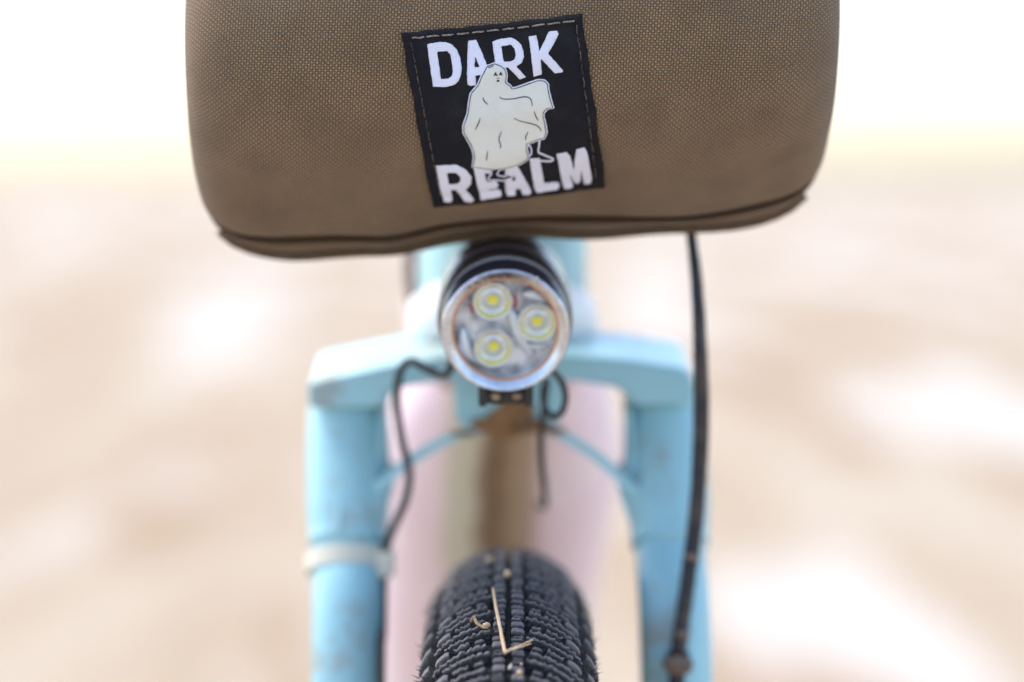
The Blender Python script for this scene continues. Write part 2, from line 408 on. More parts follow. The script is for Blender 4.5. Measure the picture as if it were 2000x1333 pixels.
def unit_knobs(u, rn, hi, cy=0.):
    """the blocks of one repeat of the tread, both halves"""
    out = []; mm = .001
    for s in (-1, 1):
        t0 = u * UNIT + (0 if s < 0 else UNIT * .36)
        row = UNIT / 3
        def B(x): return s * math.asin(min(x * mm / .0252, .985))
        def add(nm, a, b, x0, x1, h, n, wav, skew=0.):
            out.append((nm, knob_geo(t0 + a * row, t0 + b * row, B(x0), B(x1), h * mm, n if hi else 3, wav, rn, skew * s * row, cy)))
        j = lambda a: rn.uniform(-a, a)
        add('centre_knob', .02, .90 + j(.05), .45 + j(.15), 4.6 + j(.2), 3.75 + j(.15), 4, .30)
        add('centre_knob', 1.06, 1.36 + j(.05), .7 + j(.3), 4.5 + j(.2), 3.3 + j(.2), 4, .45)
        add('centre_knob', 1.52, 1.84 + j(.05), .55 + j(.2), 4.2 + j(.5), 3.6 + j(.2), 4, .45)
        add('centre_knob', 2.02, 2.82 + j(.05), .45 + j(.15), 4.4 + j(.3), 3.5 + j(.2), 4, .3)
        add('tread_rib', .14, .62, 5.3, 20.0, 3.7, 32, 1., .12)
        add('tread_rib', 1.12, 1.58, 4.3, 17.2, 3.6, 28, 1., .12)
        add('tread_rib', 2.16, 2.62, 9.9, 14.6, 3.6, 12, 1., .08)
        add('tread_step', .78, .98, 6.6, 9.2, 2.0, 3, .5)
        add('tread_step', 1.76, 2.00, 6.4, 9.4, 1.9, 3, .5)
        add('tread_step', 2.18, 2.70, 6.0, 9.3, 3.4, 4, .4)
        add('shoulder_knob', 1.85, 2.75, 15.3, 19.3, 4.1, 4, .16)
        add('side_knob', .55, 1.70, 21.0, 24.5, 3.9, 4, .10)
    return out
rn = random.Random(11)
U0, U1 = math.floor(R(-14) / UNIT), math.ceil(R(17.5) / UNIT)
NU = round(2 * math.pi / UNIT); UNIT = 2 * math.pi / NU
sv, sf = [], []
for u in range(U0, U0 + NU):
    vis = u < U1
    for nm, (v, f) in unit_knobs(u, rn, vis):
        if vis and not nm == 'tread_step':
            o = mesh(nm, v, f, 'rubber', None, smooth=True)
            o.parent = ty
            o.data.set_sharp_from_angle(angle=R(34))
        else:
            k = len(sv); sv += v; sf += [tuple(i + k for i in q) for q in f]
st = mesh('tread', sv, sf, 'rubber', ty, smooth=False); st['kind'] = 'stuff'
# moulding hairs left on the shoulders
V, F = [], []
for i in range(150):
    s = random.choice((-1, 1)); th = random.uniform(R(-9), R(19)); be = s * random.choice((R(random.uniform(62, 80)), R(random.uniform(62, 78)), R(random.uniform(30, 62))))
    L_ = random.uniform(.0006, .0026)
    p = wheel_pt(be, th, CAS + .0031); q = wheel_pt(be + random.uniform(-.02, .02), th + random.uniform(-.004, .004), CAS + .0036 + L_)
    d = Vector((0, 1, 0)); e = Vector((0, 0, 1)); k = len(V); r_ = .00019
    V += [p + Vector((0, r_, r_)), p + Vector((r_, -r_, 0)), p + Vector((-r_, 0, -r_)), q]
    F += [(k, k + 1, k + 3), (k + 1, k + 2, k + 3), (k + 2, k, k + 3)]
hr = mesh('rubber_hairs', V, F, 'cable', ty, smooth=False); hr['kind'] = 'stuff'
def wheel_rest(cy, cx=WX):
    c = Vector((cx, cy, WR)); ax = Vector((1, 0, 0))
    rim = lathe('rim', [(.303, -.015), (.311, -.016), (.309, -.013), (.298, -.011), (.285, 0), (.298, .011), (.309, .013), (.311, .016), (.303, .015), (.297, 0)], c, ax, 'black', bike, 96, True)
    lathe('hub', [(.006, -.055), (.012, -.05), (.012, -.032), (.027, -.030), (.027, -.026), (.014, -.022), (.014, .022), (.027, .026), (.027, .030), (.012, .032), (.012, .05), (.006, .055)], c, ax, 'black', bike, 32)
    for k in range(28):
        a = 2 * math.pi * k / 28; s = 1 if k % 2 else -1; a2 = a + (.35 if k % 4 < 2 else -.35)
        tube('spoke', [c + Vector((s * .028, .026 * math.sin(a2), .026 * math.cos(a2))), c + Vector((s * .004, .296 * math.sin(a), .296 * math.cos(a)))], .001, 'silver', rim, 6, False)
wheel_rest(0.)

# the fork
D0 = .700
fork = extr('fork', [(600, 768), (603, 746), (640, 738), (760, 713), (880, 694), (1110, 694), (1225, 704), (1335, 720), (1354, 735), (1356, 792),
      (1232, 795), (1226, 776), (1200, 758), (1104, 744), (1098, 826), (1066, 842), (940, 842), (890, 826), (886, 744), (800, 756), (764, 768), (755, 798), (604, 800)],
      D0 - .010, D0 + .030, 'blue', bike, .0035, .15, )
fork.data.name = 'fork'; fork['label'] = 'powder blue fork crown with sloping shoulders'
def legpath(px0, px1, dd):
    a, b = at(px0, 775, D0 + .010), at(px1, 1333, D0 - .022)
    c = Vector((b.x + dd * .004, .004, WR))
    return [a, a.lerp(b, .5), b, b.lerp(c, .5), c]
def legrad(t): return .0126 if t < .20 else .0126 - .0012 * min((t - .2) / .02, 1) if t < .5 else .0114 - .0034 * (t - .5) * 2
for (p0, p1, s) in ((681, 678, -1), (1295, 1322, 1)):
    lg = tube('leg', legpath(p0, p1, s), legrad, 'blue', fork, 28, True, 24)
    e = Vector((at(p1, 1333, D0 - .022).x + s * .004, .004, WR)); boxm('dropout', e, .006, .016, .02, 'blue', fork, None, .003)
tube('axle', [Vector((-.066, 0.002, WR)), Vector((.066, .002, WR))], .006, 'black', fork, 16, False)
# cast blocks at the head of each leg, a thin brace arching over the tyre
def leg_at(p0, p1, y):
    k = (y - 775) / 558; return at(p0, 775, D0 + .010).lerp(at(p1, 1333, D0 - .022), k)
for (p0, p1, s) in ((681, 678, -1), (1295, 1322, 1)):
    tube('leg_casting', [leg_at(p0, p1, y) for y in range(785, 1075, 12)], lambda t: .0127 + .0010 * math.sin(math.pi * min(t * 1.15, 1)) ** .5, 'blue', fork, 28, False)
    x0 = p0 - s * 60
    q = [(x0, 796), (x0 - s * 14, 800), (x0 - s * 9, 880), (x0 - s * 14, 926), (x0 - s * 30, 940), (x0 - s * 22, 975), (x0 - s * 4, 1030), (x0 + s * 12, 1050)]
    extr('gusset', q if s > 0 else q[::-1], D0 - .006, D0 + .014, 'blue', fork, .0012, .1)
def arch_outline(pts, wpx):
    P = catmull([Vector((x, y, 0)) for x, y in pts], 6); up, dn = [], []
    for i, p in enumerate(P):
        t = (P[min(i + 1, len(P) - 1)] - P[max(i - 1, 0)]).normalized(); n = Vector((-t.y, t.x, 0))
        up.append(tuple((p - n * wpx / 2)[:2])); dn.append(tuple((p + n * wpx / 2)[:2]))
    return up + dn[::-1]
def band(name, pts, wpx, d0, d1, mat, parent):
    o = arch_outline(pts, wpx); n = len(o) // 2; V = []; F = []
    for d in (d0, d1): V += [at(x, y, d) for x, y in o]
    m = 2 * n
    for i in range(n - 1):
        a, b, c_, e = i, i + 1, m - 2 - i, m - 1 - i
        F += [(a, b, c_, e), (m + e, m + c_, m + b, m + a)]
    for i in range(m): j = (i + 1) % m; F.append((i, m + i, m + j, j))
    ob = mesh(name, V, F, mat, parent); ob.data.set_sharp_from_angle(angle=R(40)); return ob
band('brace', [(690, 990), (742, 948), (800, 900), (880, 855), (950, 836), (1000, 831), (1060, 836), (1110, 856), (1170, 895), (1235, 955), (1310, 1020)], 20, D0 - .011, D0 + .006, 'blue', fork)
def on_leg(p0, p1, dx, y, r=.0135):
    c = leg_at(p0, p1, y); return c + Vector((dx, -math.sqrt(max(r * r - dx * dx, 0)), 0))
for (p0, p1, pts) in ((681, 678, ((-.008, 805), (.001, 830), (.007, 870), (.0095, 930), (.009, 990))), (681, 678, ((-.010, 860), (-.004, 905), (-.0015, 965), (-.002, 1030))),
                      (1295, 1322, ((-.006, 850), (-.005, 910), (-.003, 960), (.002, 1010)))):
    tube('casting_rib', [on_leg(p0, p1, dx, y) for dx, y in pts], .0011, 'blue', fork, 8)
# mud packed under the crown
V = []
bm = bmesh.new()
for i, (x, y, rx, rz) in enumerate(((998, 815, 46, 26), (960, 828, 42, 14), (1040, 830, 36, 13), (1000, 838, 70, 10), (990, 842, 34, 16), (1010, 795, 34, 18), (905, 846, 26, 5), (1085, 842, 20, 6))):
    c = at(x, y, D0 - .0105); k = D0 / FPX
    r = bmesh.ops.create_icosphere(bm, subdivisions=3, radius=1)
    rd = random.Random(i)
    for v in r['verts']:
        q = 1 + .12 * math.sin(v.co.x * 5 + i) * math.cos(v.co.z * 6) + rd.uniform(-.05, .05)
        v.co = Vector((v.co.x * rx * k * q, v.co.y * .006 * q, v.co.z * rz * k * q)) + c
finish(bm, 'dried_mud', 'muddy', fork)
# ties and hoses on the fork
cl = leg_at(681, 678, 1106); lax = (leg_at(681, 678, 800) - cl).normalized()
lathe('zip_tie', [(.0110, -.0034), (.0136, -.0031), (.0136, .0031), (.0110, .0034)], cl, lax, 'tie', fork, 40, True)
boxm('zip_tie_head', cl + Vector((.0124, -.006, .001)), .0028, .0034, .0040, 'tie', fork)
hose = tube('brake_hose', [at(1330, 250, .665), at(1347, 430, .655), at(1361, 560, .650), at(1368, 700, .650), at(1369, 850, .655), at(1360, 1000, .660), at(1344, 1130, .663), at(1328, 1250, .664), at(1321, 1345, .664), at(1316, 1700, .655), Vector((.058, .02, .40))],
     lambda t: .00155 if t < .12 else .00155 + .00095 * min((t - .12) / .25, 1), 'dirtycable', bike, 14, True, 14, .04)
for i, (x, y, w_) in enumerate(((1324, 1300, 30), (1333, 1240, 14), (1352, 1088, 13), (1366, 905, 9))):
    c = at(x, y, .660); k = .660 / FPX
    pebble('mud_clod', c, w_ * k, .0032, w_ * k * (.55 if i else .62), 'clod', hose, i, 3)
lathe('hose_clip', [(.0027, -.002), (.0036, -.002), (.0036, .002), (.0027, .002)], at(1324, 1288, .664), Vector((0, -.1, 1)), 'black', bike, 24, True)

# head tube, headset, frame
HA = Vector((0, .36, .933)).normalized()
hb = at(982, 640, .733)
lathe('headset_cup', [(.020, -.0095), (.0285, -.0095), (.0318, -.006), (.0326, .001), (.0318, .0075), (.0292, .0095), (.020, .0095)], hb, HA, 'alloy', bike, 64)
lathe('crown_race', [(.016, -.018), (.0235, -.018), (.0260, -.0105), (.016, -.0105)], hb, HA, 'pink', bike, 48)
ht = lathe('head_tube', [(.0282, .009), (.0290, .013), (.0290, .032), (.0284, .05), (.0275, .10), (.0262, .116), (.0262, .124), (.018, .124)], hb, HA, 'bluetube', bike, 64)
lathe('steerer', [(.0143, -.03), (.0143, .175), (.001, .176)], hb, HA, 'black', bike, 32)
lathe('spacer', [(.0148, .124), (.0178, .124), (.0178, .150), (.0148, .150)], hb, HA, 'black', bike, 32, True)
top = hb + HA * .158
# down tube, muddy along its belly
dt0, dt1 = hb + HA * -.002 + Vector((.003, .034, 0)), Vector((-.040, .70, .29))
me_v, me_f = [], []; nseg, nl = 48, 36
axd = (dt1 - dt0).normalized(); sx = Vector((1, 0, 0)); sx = (sx - axd * sx.dot(axd)).normalized(); nn = axd.cross(sx)
for i in range(nl + 1):
    t = i / nl; wd = lerp(t, [(0, .024), (.05, .038), (.12, .0475), (.30, .0475), (.42, .045), (.7, .04), (1, .036)]); dp = lerp(t, [(0, .028), (.2, .034), (1, .032)])
    for k in range(nseg):
        a = 2 * math.pi * k / nseg; ca, sa = math.cos(a), math.sin(a); e = .82
        me_v.append(Vector((wd * math.copysign(abs(ca) ** e, ca), dp * math.copysign(abs(sa) ** e, sa), t * (dt1 - dt0).length)))
for i in range(nl):
    for k in range(nseg):
        k2 = (k + 1) % nseg; me_f.append((i * nseg + k, i * nseg + k2, (i + 1) * nseg + k2, (i + 1) * nseg + k))
me_f += [tuple(range(nseg)), tuple(nl * nseg + k for k in range(nseg))]
me = bpy.data.meshes.new('down_tube'); me.from_pydata([tuple(v) for v in me_v], [], me_f); me.polygons.foreach_set('use_smooth', [True] * len(me.polygons))
me.materials.append(MT['pinkmud']); dto = bpy.data.objects.new('down_tube', me); C.objects.link(dto)
dto.matrix_world = Matrix(((sx.x, nn.x, axd.x, dt0.x), (sx.y, nn.y, axd.y, dt0.y), (sx.z, nn.z, axd.z, dt0.z), (0, 0, 0, 1)))
dto.parent = bike; dto['label'] = 'broad pale pink down tube with a strip of dried brown mud'
bbp = Vector((-.04, .715, .285)); RC = 1.10
saddle_top = Vector((-.05, .90, .83))
tube('top_tube', [hb + HA * .10 + Vector((0, .02, 0)), bbp.lerp(saddle_top, .72)], .02, 'pink', bike, 20, False)
tube('seat_tube', [bbp, saddle_top], .017, 'pink', bike, 20, False)
lathe('bottom_bracket', [(.001, -.04), (.026, -.04), (.026, .04), (.001, .04)], bbp, Vector((1, 0, 0)), 'pink', bike, 28)
for s in (-1, 1):
    tube('chain_stay', [bbp + Vector((s * .03, .01, 0)), Vector((WX + s * .048, .90, .31)), Vector((WX + s * .065, RC, WR))], .011, 'pink', bike, 14)
    tube('seat_stay', [bbp.lerp(saddle_top, .70) + Vector((s * .018, .01, 0)), Vector((WX + s * .062, RC, WR))], .008, 'pink', bike, 12, False)
V, F = [], []
for i in range(13):
    t = i / 12; wdt = lerp(t, [(0, .012), (.15, .022), (.5, .035), (.85, .07), (1, .05)])
    for k in range(12):
        a = 2 * math.pi * k / 12; V.append(saddle_top + Vector((wdt * math.cos(a), -.14 + .27 * t, .012 + .016 * math.sin(a) + .012 * (t - .4) ** 2)))
for i in range(12):
    for k in range(12): F.append((i * 12 + k, i * 12 + (k + 1) % 12, (i + 1) * 12 + (k + 1) % 12, (i + 1) * 12 + k))
F += [tuple(range(12)), tuple(144 + k for k in range(12))]
mesh('saddle', V, F, 'black', bike)
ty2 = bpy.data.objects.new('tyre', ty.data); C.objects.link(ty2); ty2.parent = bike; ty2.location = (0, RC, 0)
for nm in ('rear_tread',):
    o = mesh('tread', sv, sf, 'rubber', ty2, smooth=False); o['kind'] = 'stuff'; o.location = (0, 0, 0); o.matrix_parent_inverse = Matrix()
wheel_rest(RC)
BAR = Vector((0, .035, .945))
tube('stem', [top, BAR], .016, 'black', bike, 18, False)
tube('handlebar', [BAR + Vector((x, y, z)) for x, y, z in ((-.37, .06, .0), (-.22, .03, .0), (-.09, 0, 0), (0, 0, 0), (.09, 0, 0), (.22, .03, 0), (.37, .06, 0))], .0150, 'black', bike, 18)
for s in (-1, 1): tube('grip', [BAR + Vector((s * .25, .036, 0)), BAR + Vector((s * .372, .0605, 0))], .0165, 'black', bike, 16, False)
tube('shift_cable', [Vector((-.12, .06, .93)), at(800, 380, .76), at(803, 500, .78), at(806, 560, .79), at(830, 640, .80), at(900, 720, .82)], .0022, 'cable', bike, 10)

# ------------------------------------------------------------------ the handlebar bag
bag = thing('handlebar_bag', 'brown canvas handlebar bag with a square black woven label', 'bag', (0, 0.015, .79))
BC = at(1000, 64, .582) + Vector((0, .062, 0)); RY, RZ = .062, .058; XM = .093
DZ = [(-.122, -.0085), (-.068, -.0054), (-.038, -.0028), (-.018, .0008), (.009, .0034), (.031, .0030), (.068, .0042), (.122, .0060)]
def bagp(x, a, off=0.):
    e = max(1 - (abs(x) / XM) ** 7, 0) ** .16 if abs(x) < XM else 0
    s = max(math.sin(a), 0) ** 1.5 if a < R(180) else 0
    dz = (1 - s) * .045 * x + s * lerp(x, DZ)
    rip = .0007 * math.sin(x * 62 + a * 2.3) * math.cos(a * 1.7 + x * 31) + .00045 * math.sin(x * 140 - a * 5)
    rip -= .0011 * math.exp(-((a - R(52)) / .22) ** 2) * (1 + math.sin(x * 95))
    ry, rz = (RY + rip + off) * e, (RZ + rip + off) * e
    return Vector((x, BC.y - ry * math.cos(a), BC.z + dz - rz * math.sin(a)))
def onbag_xa(px, py):
    return solve(lambda x, a: bagp(x, a), px, py, (px - 1000) / FPX * .59, R(5) + (py - 64) / 400 * R(65))
def bagn(x, a):
    h = 1e-4; return ((bagp(x, a + h) - bagp(x, a)).cross(bagp(x + h, a) - bagp(x, a))).normalized()
def onbag(px, py, h=0.):
    x, a = onbag_xa(px, py); n = bagn(x, a)
    if n.y > 0: n = -n
    return bagp(x, a) + n * h
SEAM = R(66)
def panel(name, a0, a1, mat, na, nx=120, off=None, fold=False):
    V, F, U = [], [], []
    xs = [XM * math.sin(math.pi / 2 * (-1 + 2 * i / nx)) * .99999 for i in range(nx + 1)]
    for j in range(na + 1):
        a = a0 + (a1 - a0) * j / na; o_ = off(a) if off else 0.
        for x in xs: V.append(bagp(x, a) + Vector((0, o_, 0))); U.append((x * 1000, a * 60.))
    rows = na + 1
    if fold:                                # the cut edge turns in behind
        for k, (da, o_) in enumerate(((.012, .0006), (.014, .0025), (.008, .0060), (-.02, .0120))):
            for x in xs: V.append(bagp(x, a1 + da) + Vector((0, o_, 0))); U.append((x * 1000, (a1 + da + k * .02) * 60.))
        rows += 4
    n = nx + 1
    for j in range(rows - 1):
        for i in range(nx): F.append((j * n + i, j * n + i + 1, (j + 1) * n + i + 1, (j + 1) * n + i))
    return mesh(name, V, F, mat, bag, uvs=U)
panel('front_panel', R(-95), SEAM, 'canvas', 80, fold=True)
def boff(a): return lerp(a, [(SEAM - .05, .0125), (SEAM + .055, .0115), (SEAM + .085, .0050), (SEAM + .13, .0015), (SEAM + .22, .0), (R(266), .0)])
panel('bottom_panel', SEAM - .05, R(266), 'canvas', 130, off=boff)
tube('piping', [bagp((-.94 + 1.88 * i / 40) * XM, SEAM + .30, .0012) for i in range(41)], .0012, 'hem', bag, 10, False)
for x in (-.055, .055):                     # straps over the bar
    P = [bagp(x, R(-30 - 10 * k), .0015) for k in range(5)] + [Vector((x, BAR.y - .018, BAR.z)), Vector((x, BAR.y, BAR.z + .0185)), Vector((x, BAR.y + .019, BAR.z)), bagp(x, R(-130), .0015), bagp(x, R(-170), .0015)]
    P = catmull(P, 4); V, F = [], []
    for i, p in enumerate(P):
        t = (P[min(i + 1, len(P) - 1)] - P[max(i - 1, 0)]).normalized(); nrm = t.cross(Vector((1, 0, 0)))
        for dx, dn in ((-.0125, .0007), (.0125, .0007), (.0125, -.0007), (-.0125, -.0007)): V.append(p + Vector((dx, 0, 0)) + nrm * dn)
    for i in range(len(P) - 1):
        for k in range(4): F.append((i * 4 + k, i * 4 + (k + 1) % 4, i * 4 + 4 + (k + 1) % 4, i * 4 + 4 + k))
    F += [(0, 1, 2, 3), tuple(len(P) * 4 - 4 + k for k in range(4))]
    mesh('strap', V, F, 'strap', bag, smooth=False)

# the woven label: corners measured on the photo, laid on the canvas
TL, TR, BR, BL = (783, 65), (1136, 28), (1183, 362), (845, 402)
def lab(u, v):
    b = 1.5 * math.sin(v * math.pi)         # the sides bow a little
    return ((1 - u) * ((1 - v) * TL[0] + v * BL[0]) + u * ((1 - v) * TR[0] + v * BR[0]),
            (1 - u) * ((1 - v) * TL[1] + v * BL[1]) + u * ((1 - v) * TR[1] + v * BR[1]) + (2.5 * math.sin(u * math.pi)) * (1 - v) + 3 * math.sin(u * math.pi) * v)
V, F, U = [], [], []; nl = 40; rl = random.Random(5)
def lab_h(u, v):
    d = min(u, 1 - u, v, 1 - v)
    h = .00052 + .00022 * (1 - min(max((d - .03) / .02, 0), 1)) - .00026 * math.exp(-((d - .052) / .012) ** 2)
    return h + .00022 * math.sin(u * 9 + v * 14) * min(d * 8, 1) + .00026 * math.sin(v * 25 + 3 * u) * min(d * 6, 1) * (.4 + u)
for j in range(nl + 1):
    for i in range(nl + 1):
        u, v = i / nl, j / nl; jx = jy = 0
        if i in (0, nl): jx = rl.uniform(-.6, .6) + 1.3 * math.sin(v * 21 + i)
        if j in (0, nl): jy = rl.uniform(-.6, .6) + 1.0 * math.sin(u * 25 + j)
        x, y = lab(u, v); V.append(onbag(x + jx, y + jy, lab_h(u, v))); U.append((u * 50, (1 - v) * 50))
for j in range(nl):
    for i in range(nl): F.append((j * (nl + 1) + i, (j + 1) * (nl + 1) + i, (j + 1) * (nl + 1) + i + 1, j * (nl + 1) + i + 1))
label = mesh('woven_label', V, F, 'twill', bag, uvs=U)
sm = label.modifiers.new('thickness', 'SOLIDIFY'); sm.thickness = .0008; sm.offset = -1
label['label'] = 'square black woven label with white lettering and a cream ghost figure'
def lab_uv(px, py):
    u = v = .5
    for _ in range(8):
        x, y = lab(u, v); h = 1e-4; xa, ya = lab(u + h, v); xb, yb = lab(u, v + h)
        A, B, D, E = (xa - x) / h, (xb - x) / h, (ya - y) / h, (yb - y) / h; det = A * E - B * D
        u += ((px - x) * E - B * (py - y)) / det; v += (A * (py - y) - (px - x) * D) / det
    return u, v
def dens(P, step=5., jit=.0, rd=random.Random(2), closed=True):
    out = []; n = len(P)
    for i in range(n if closed else n - 1):
        a, b = P[i], P[(i + 1) % n]; L = math.hypot(b[0] - a[0], b[1] - a[1]); k = max(1, int(L / step))
        for q in range(k):
            t = q / k; out.append((a[0] + (b[0] - a[0]) * t + rd.uniform(-jit, jit), a[1] + (b[1] - a[1]) * t + rd.uniform(-jit, jit)))
    if not closed: out.append(P[-1])
    return out
def rounded(P, f=.16):
    out = []; n = len(P)
    for i in range(n):
        a, b = P[i], P[(i + 1) % n]; L = math.hypot(b[0] - a[0], b[1] - a[1]) or 1; f = min(.3, 1.1 / L) if f else 0
        out += [(a[0] + (b[0] - a[0]) * f, a[1] + (b[1] - a[1]) * f), (a[0] + (b[0] - a[0]) * (1 - f), a[1] + (b[1] - a[1]) * (1 - f))]
    return out
def sheet(name, loops, h, mat, jit=.45, th=.00022, rnd_=.16):
    """a flat woven figure: outlines in photo pixels, filled, cut into a grid so that it can follow the label"""
    cu = bpy.data.curves.new('c', 'CURVE'); cu.dimensions = '2D'; cu.fill_mode = 'BOTH'
    for P in loops:
        Q = dens(rounded(P, rnd_) if rnd_ else P, 4.5, jit); s = cu.splines.new('POLY'); s.points.add(len(Q) - 1)
        for pt, (x, y) in zip(s.points, Q): pt.co = (x, -y, 0, 1)
        s.use_cyclic_u = True
    tmp = bpy.data.objects.new('t', cu); me = tmp.to_mesh(); bm = bmesh.new(); bm.from_mesh(me); tmp.to_mesh_clear()
    bpy.data.objects.remove(tmp); bpy.data.curves.remove(cu)
    bmesh.ops.remove_doubles(bm, verts=bm.verts, dist=.01)
    xs = [v.co.x for v in bm.verts]; ys = [v.co.y for v in bm.verts]
    for lo, hi, nrm in ((min(xs), max(xs), (1, 0, 0)), (min(ys), max(ys), (0, 1, 0))):
        q = lo + 9
        while q < hi:
            bmesh.ops.bisect_plane(bm, geom=bm.verts[:] + bm.edges[:] + bm.faces[:], plane_co=Vector(nrm) * q, plane_no=nrm); q += 9
    V, U = [], []; bm.verts.index_update()
    for v in bm.verts:
        px, py = v.co.x, -v.co.y; u, w_ = lab_uv(px, py); V.append(onbag(px, py, lab_h(u, w_) + h)); U.append((u * 50, (1 - w_) * 50))
    F = [tuple(v.index for v in f.verts) for f in bm.faces]; bm.free()
    o = mesh(name, V, F, mat, label, uvs=U)
    # faces look outwards
    if sum(p.normal.y * p.area for p in o.data.polygons) > 0: o.data.flip_normals()
    s = o.modifiers.new('thickness', 'SOLIDIFY'); s.thickness = th; s.offset = -1
    return o
def Z(ox, oy, s, P): return [(ox + x / s, oy + y / s) for x, y in P]
z3 = lambda P: Z(780, 20, 7.405, P); z4 = lambda P: Z(960, 20, 7.404, P); z5 = lambda P: Z(880, 110, 5.552, P); z6 = lambda P: Z(830, 270, 5.556, P)
HL = .00010
LET = [
 [z3([(402,495),(560,468),(660,465),(760,500),(830,570),(875,680),(900,820),(890,930),(855,1020),(790,1080),(690,1105),(485,1105),(445,800)]), z3([(545,605),(690,592),(735,640),(760,760),(772,880),(760,950),(715,990),(600,992),(575,800)])],
 [z3([(1000,445),(1110,430),(1180,580),(1265,780),(1380,1060),(1260,1075),(1205,930),(1100,945),(1110,1085),(1020,1090),(985,1070),(978,880),(985,650),(990,480)]), z3([(1098,670),(1160,820),(1085,825)])],
 [z4([(12,460),(100,425),(270,398),(360,430),(430,500),(468,600),(470,680),(440,760),(360,810),(500,970),(410,1000),(245,825),(170,830),(180,930),(80,930),(40,650)]), z4([(140,525),(280,500),(340,560),(355,650),(340,710),(290,735),(180,745)])],
 [z4([(540,385),(650,362),(680,500),(690,605),(760,460),(830,320),(860,305),(955,305),(972,350),(900,490),(820,628),(920,740),(1040,880),(1020,900),(910,915),(810,800),(715,700),(728,930),(610,965),(575,640)])],
 [z6([(118,292),(340,275),(440,320),(505,400),(500,480),(440,545),(530,650),(500,675),(430,665),(330,540),(280,545),(300,640),(285,670),(205,665),(170,560)]), z6([(240,360),(340,355),(385,400),(385,450),(350,480),(260,485)])],
 [z6([(520,270),(715,315),(705,375),(645,355),(668,462),(770,460),(795,490),(780,535),(688,545),(690,560),(810,550),(830,590),(815,615),(605,650),(560,470)])],
 [z6([(870,290),(980,275),(1010,310),(1150,560),(1130,590),(1060,595),(1030,540),(975,550),(980,590),(960,605),(890,605),(870,560),(865,430)]), z6([(962,395),(985,455),(940,460)])],
 [z6([(1130,210),(1240,205),(1265,330),(1290,475),(1430,460),(1460,490),(1440,530),(1210,572),(1185,540)])],
 [z6([(1425,160),(1540,142),(1580,200),(1615,330),(1640,110),(1735,88),(1760,140),(1815,430),(1800,470),(1730,480),(1715,420),(1695,310),(1690,440),(1670,470),(1630,475),(1610,450),(1570,370),(1605,490),(1590,520),(1510,525),(1490,480)])],
]
for i, lp in enumerate(LET):
    sheet('letter', lp, HL, 'white')['label'] = 'white woven letter ' + 'DARKREALM'[i]
GB = [(400,110),(480,80),(550,105),(590,140),(605,200),(595,285),(640,320),(670,355),(720,345),(860,295),(950,265),(1020,270),(1050,300),(1060,380),(1085,470),(1110,540),(1050,545),(1005,590),(1000,640),(1020,720),(1035,820),(1010,870),(920,890),(820,930),(815,1000),(835,1060),(820,1100),(740,1150),(620,1185),(480,1205),(340,1185),(240,1170),(260,1080),(245,1000),(190,900),(145,820),(145,740),(190,620),(205,500),(225,400),(300,315),(340,220)]
def offs(P, d):
    n = len(P); out = []; A = sum(P[i][0] * P[(i + 1) % n][1] - P[(i + 1) % n][0] * P[i][1] for i in range(n)); s = 1 if A > 0 else -1
    for i in range(n):
        a, b = Vector(P[i - 1]), Vector(P[(i + 1) % n]); t = (b - a).normalized(); out.append((P[i][0] + t.y * d * s, P[i][1] - t.x * d * s))
    return out
gp = z5(GB)
ghost = sheet('ghost_outline', [offs(gp, 3.4)], HL + .00010, 'white', .25)
sheet('ghost_edge', [offs(gp, 1.0)], HL + .00018, 'ink', .2)
sheet('ghost_figure', [offs(gp, -.7)], HL + .00026, 'cream', .25)
def stroke(name, P, wpx, h, mat, taper=True):
    Q = catmull([Vector((x, y, 0)) for x, y in P], 5); up, dn = [], []
    for i, p in enumerate(Q):
        t = (Q[min(i + 1, len(Q) - 1)] - Q[max(i - 1, 0)]).normalized(); n = Vector((-t.y, t.x, 0)); k = i / (len(Q) - 1)
        ww = wpx * (.55 + .45 * math.sin(math.pi * k)) if taper else wpx
        up.append(tuple((p + n * ww / 2)[:2])); dn.append(tuple((p - n * ww / 2)[:2]))
    return sheet(name, [up + dn[::-1]], h, mat, .12, .00015, 0)
for P in ([(350,440),(365,480),(405,518)], [(530,435),(570,458),(680,455),(800,432),(860,445),(882,490),(885,525)], [(905,580),(925,635),(950,680)], [(320,660),(300,720),(268,785)], [(550,805),(522,885),(540,945),(530,978)], [(685,658),(760,690),(860,712),(930,735),(970,770),(980,800)], [(838,803),(815,850),(810,890)], [(398,1005),(390,1060),(382,1105)], [(408,120),(440,112),(472,95)]):
    stroke('fold_line', z5(P), 1.9, HL + .00034, 'ink')
for P in ([(465,215),(490,163),(516,210),(503,212),(497,200),(480,203)], [(522,206),(547,160),(568,203),(556,206),(550,195),(536,197)]):
    sheet('eye', [z5(P)], HL + .00034, 'ink', .1, .00015, .05)
sheet('mouth', [z5([(495,268),(515,248),(538,258),(520,275)])], HL + .00034, 'ink', .1, .00015)
stroke('brow_line', z5([(500, 238), (518, 234), (535, 230)]), .9, HL + .00034, 'ink')
sheet('foot', [z6([(712,330),(716,370),(688,418),(700,432),(850,440),(945,412),(870,390),(785,375),(806,318)])], HL + .00014, 'ink', .1)
stroke('foot_outline', z6([(715,333),(715,370),(682,415),(700,436),(780,440),(865,448)]), 2.4, HL + .00022, 'white', False)
stroke('foot_outline', z6([(803,318),(780,372),(815,393),(885,400)]), 2.4, HL + .00022, 'white', False)
stroke('foot_outline', z5([(962,900),(955,960),(950,1020),(1000,1048),(1060,1078),(1108,1102),(1095,1125),(1040,1128),(960,1122)]), 3.4, HL + .00014, 'white', False)
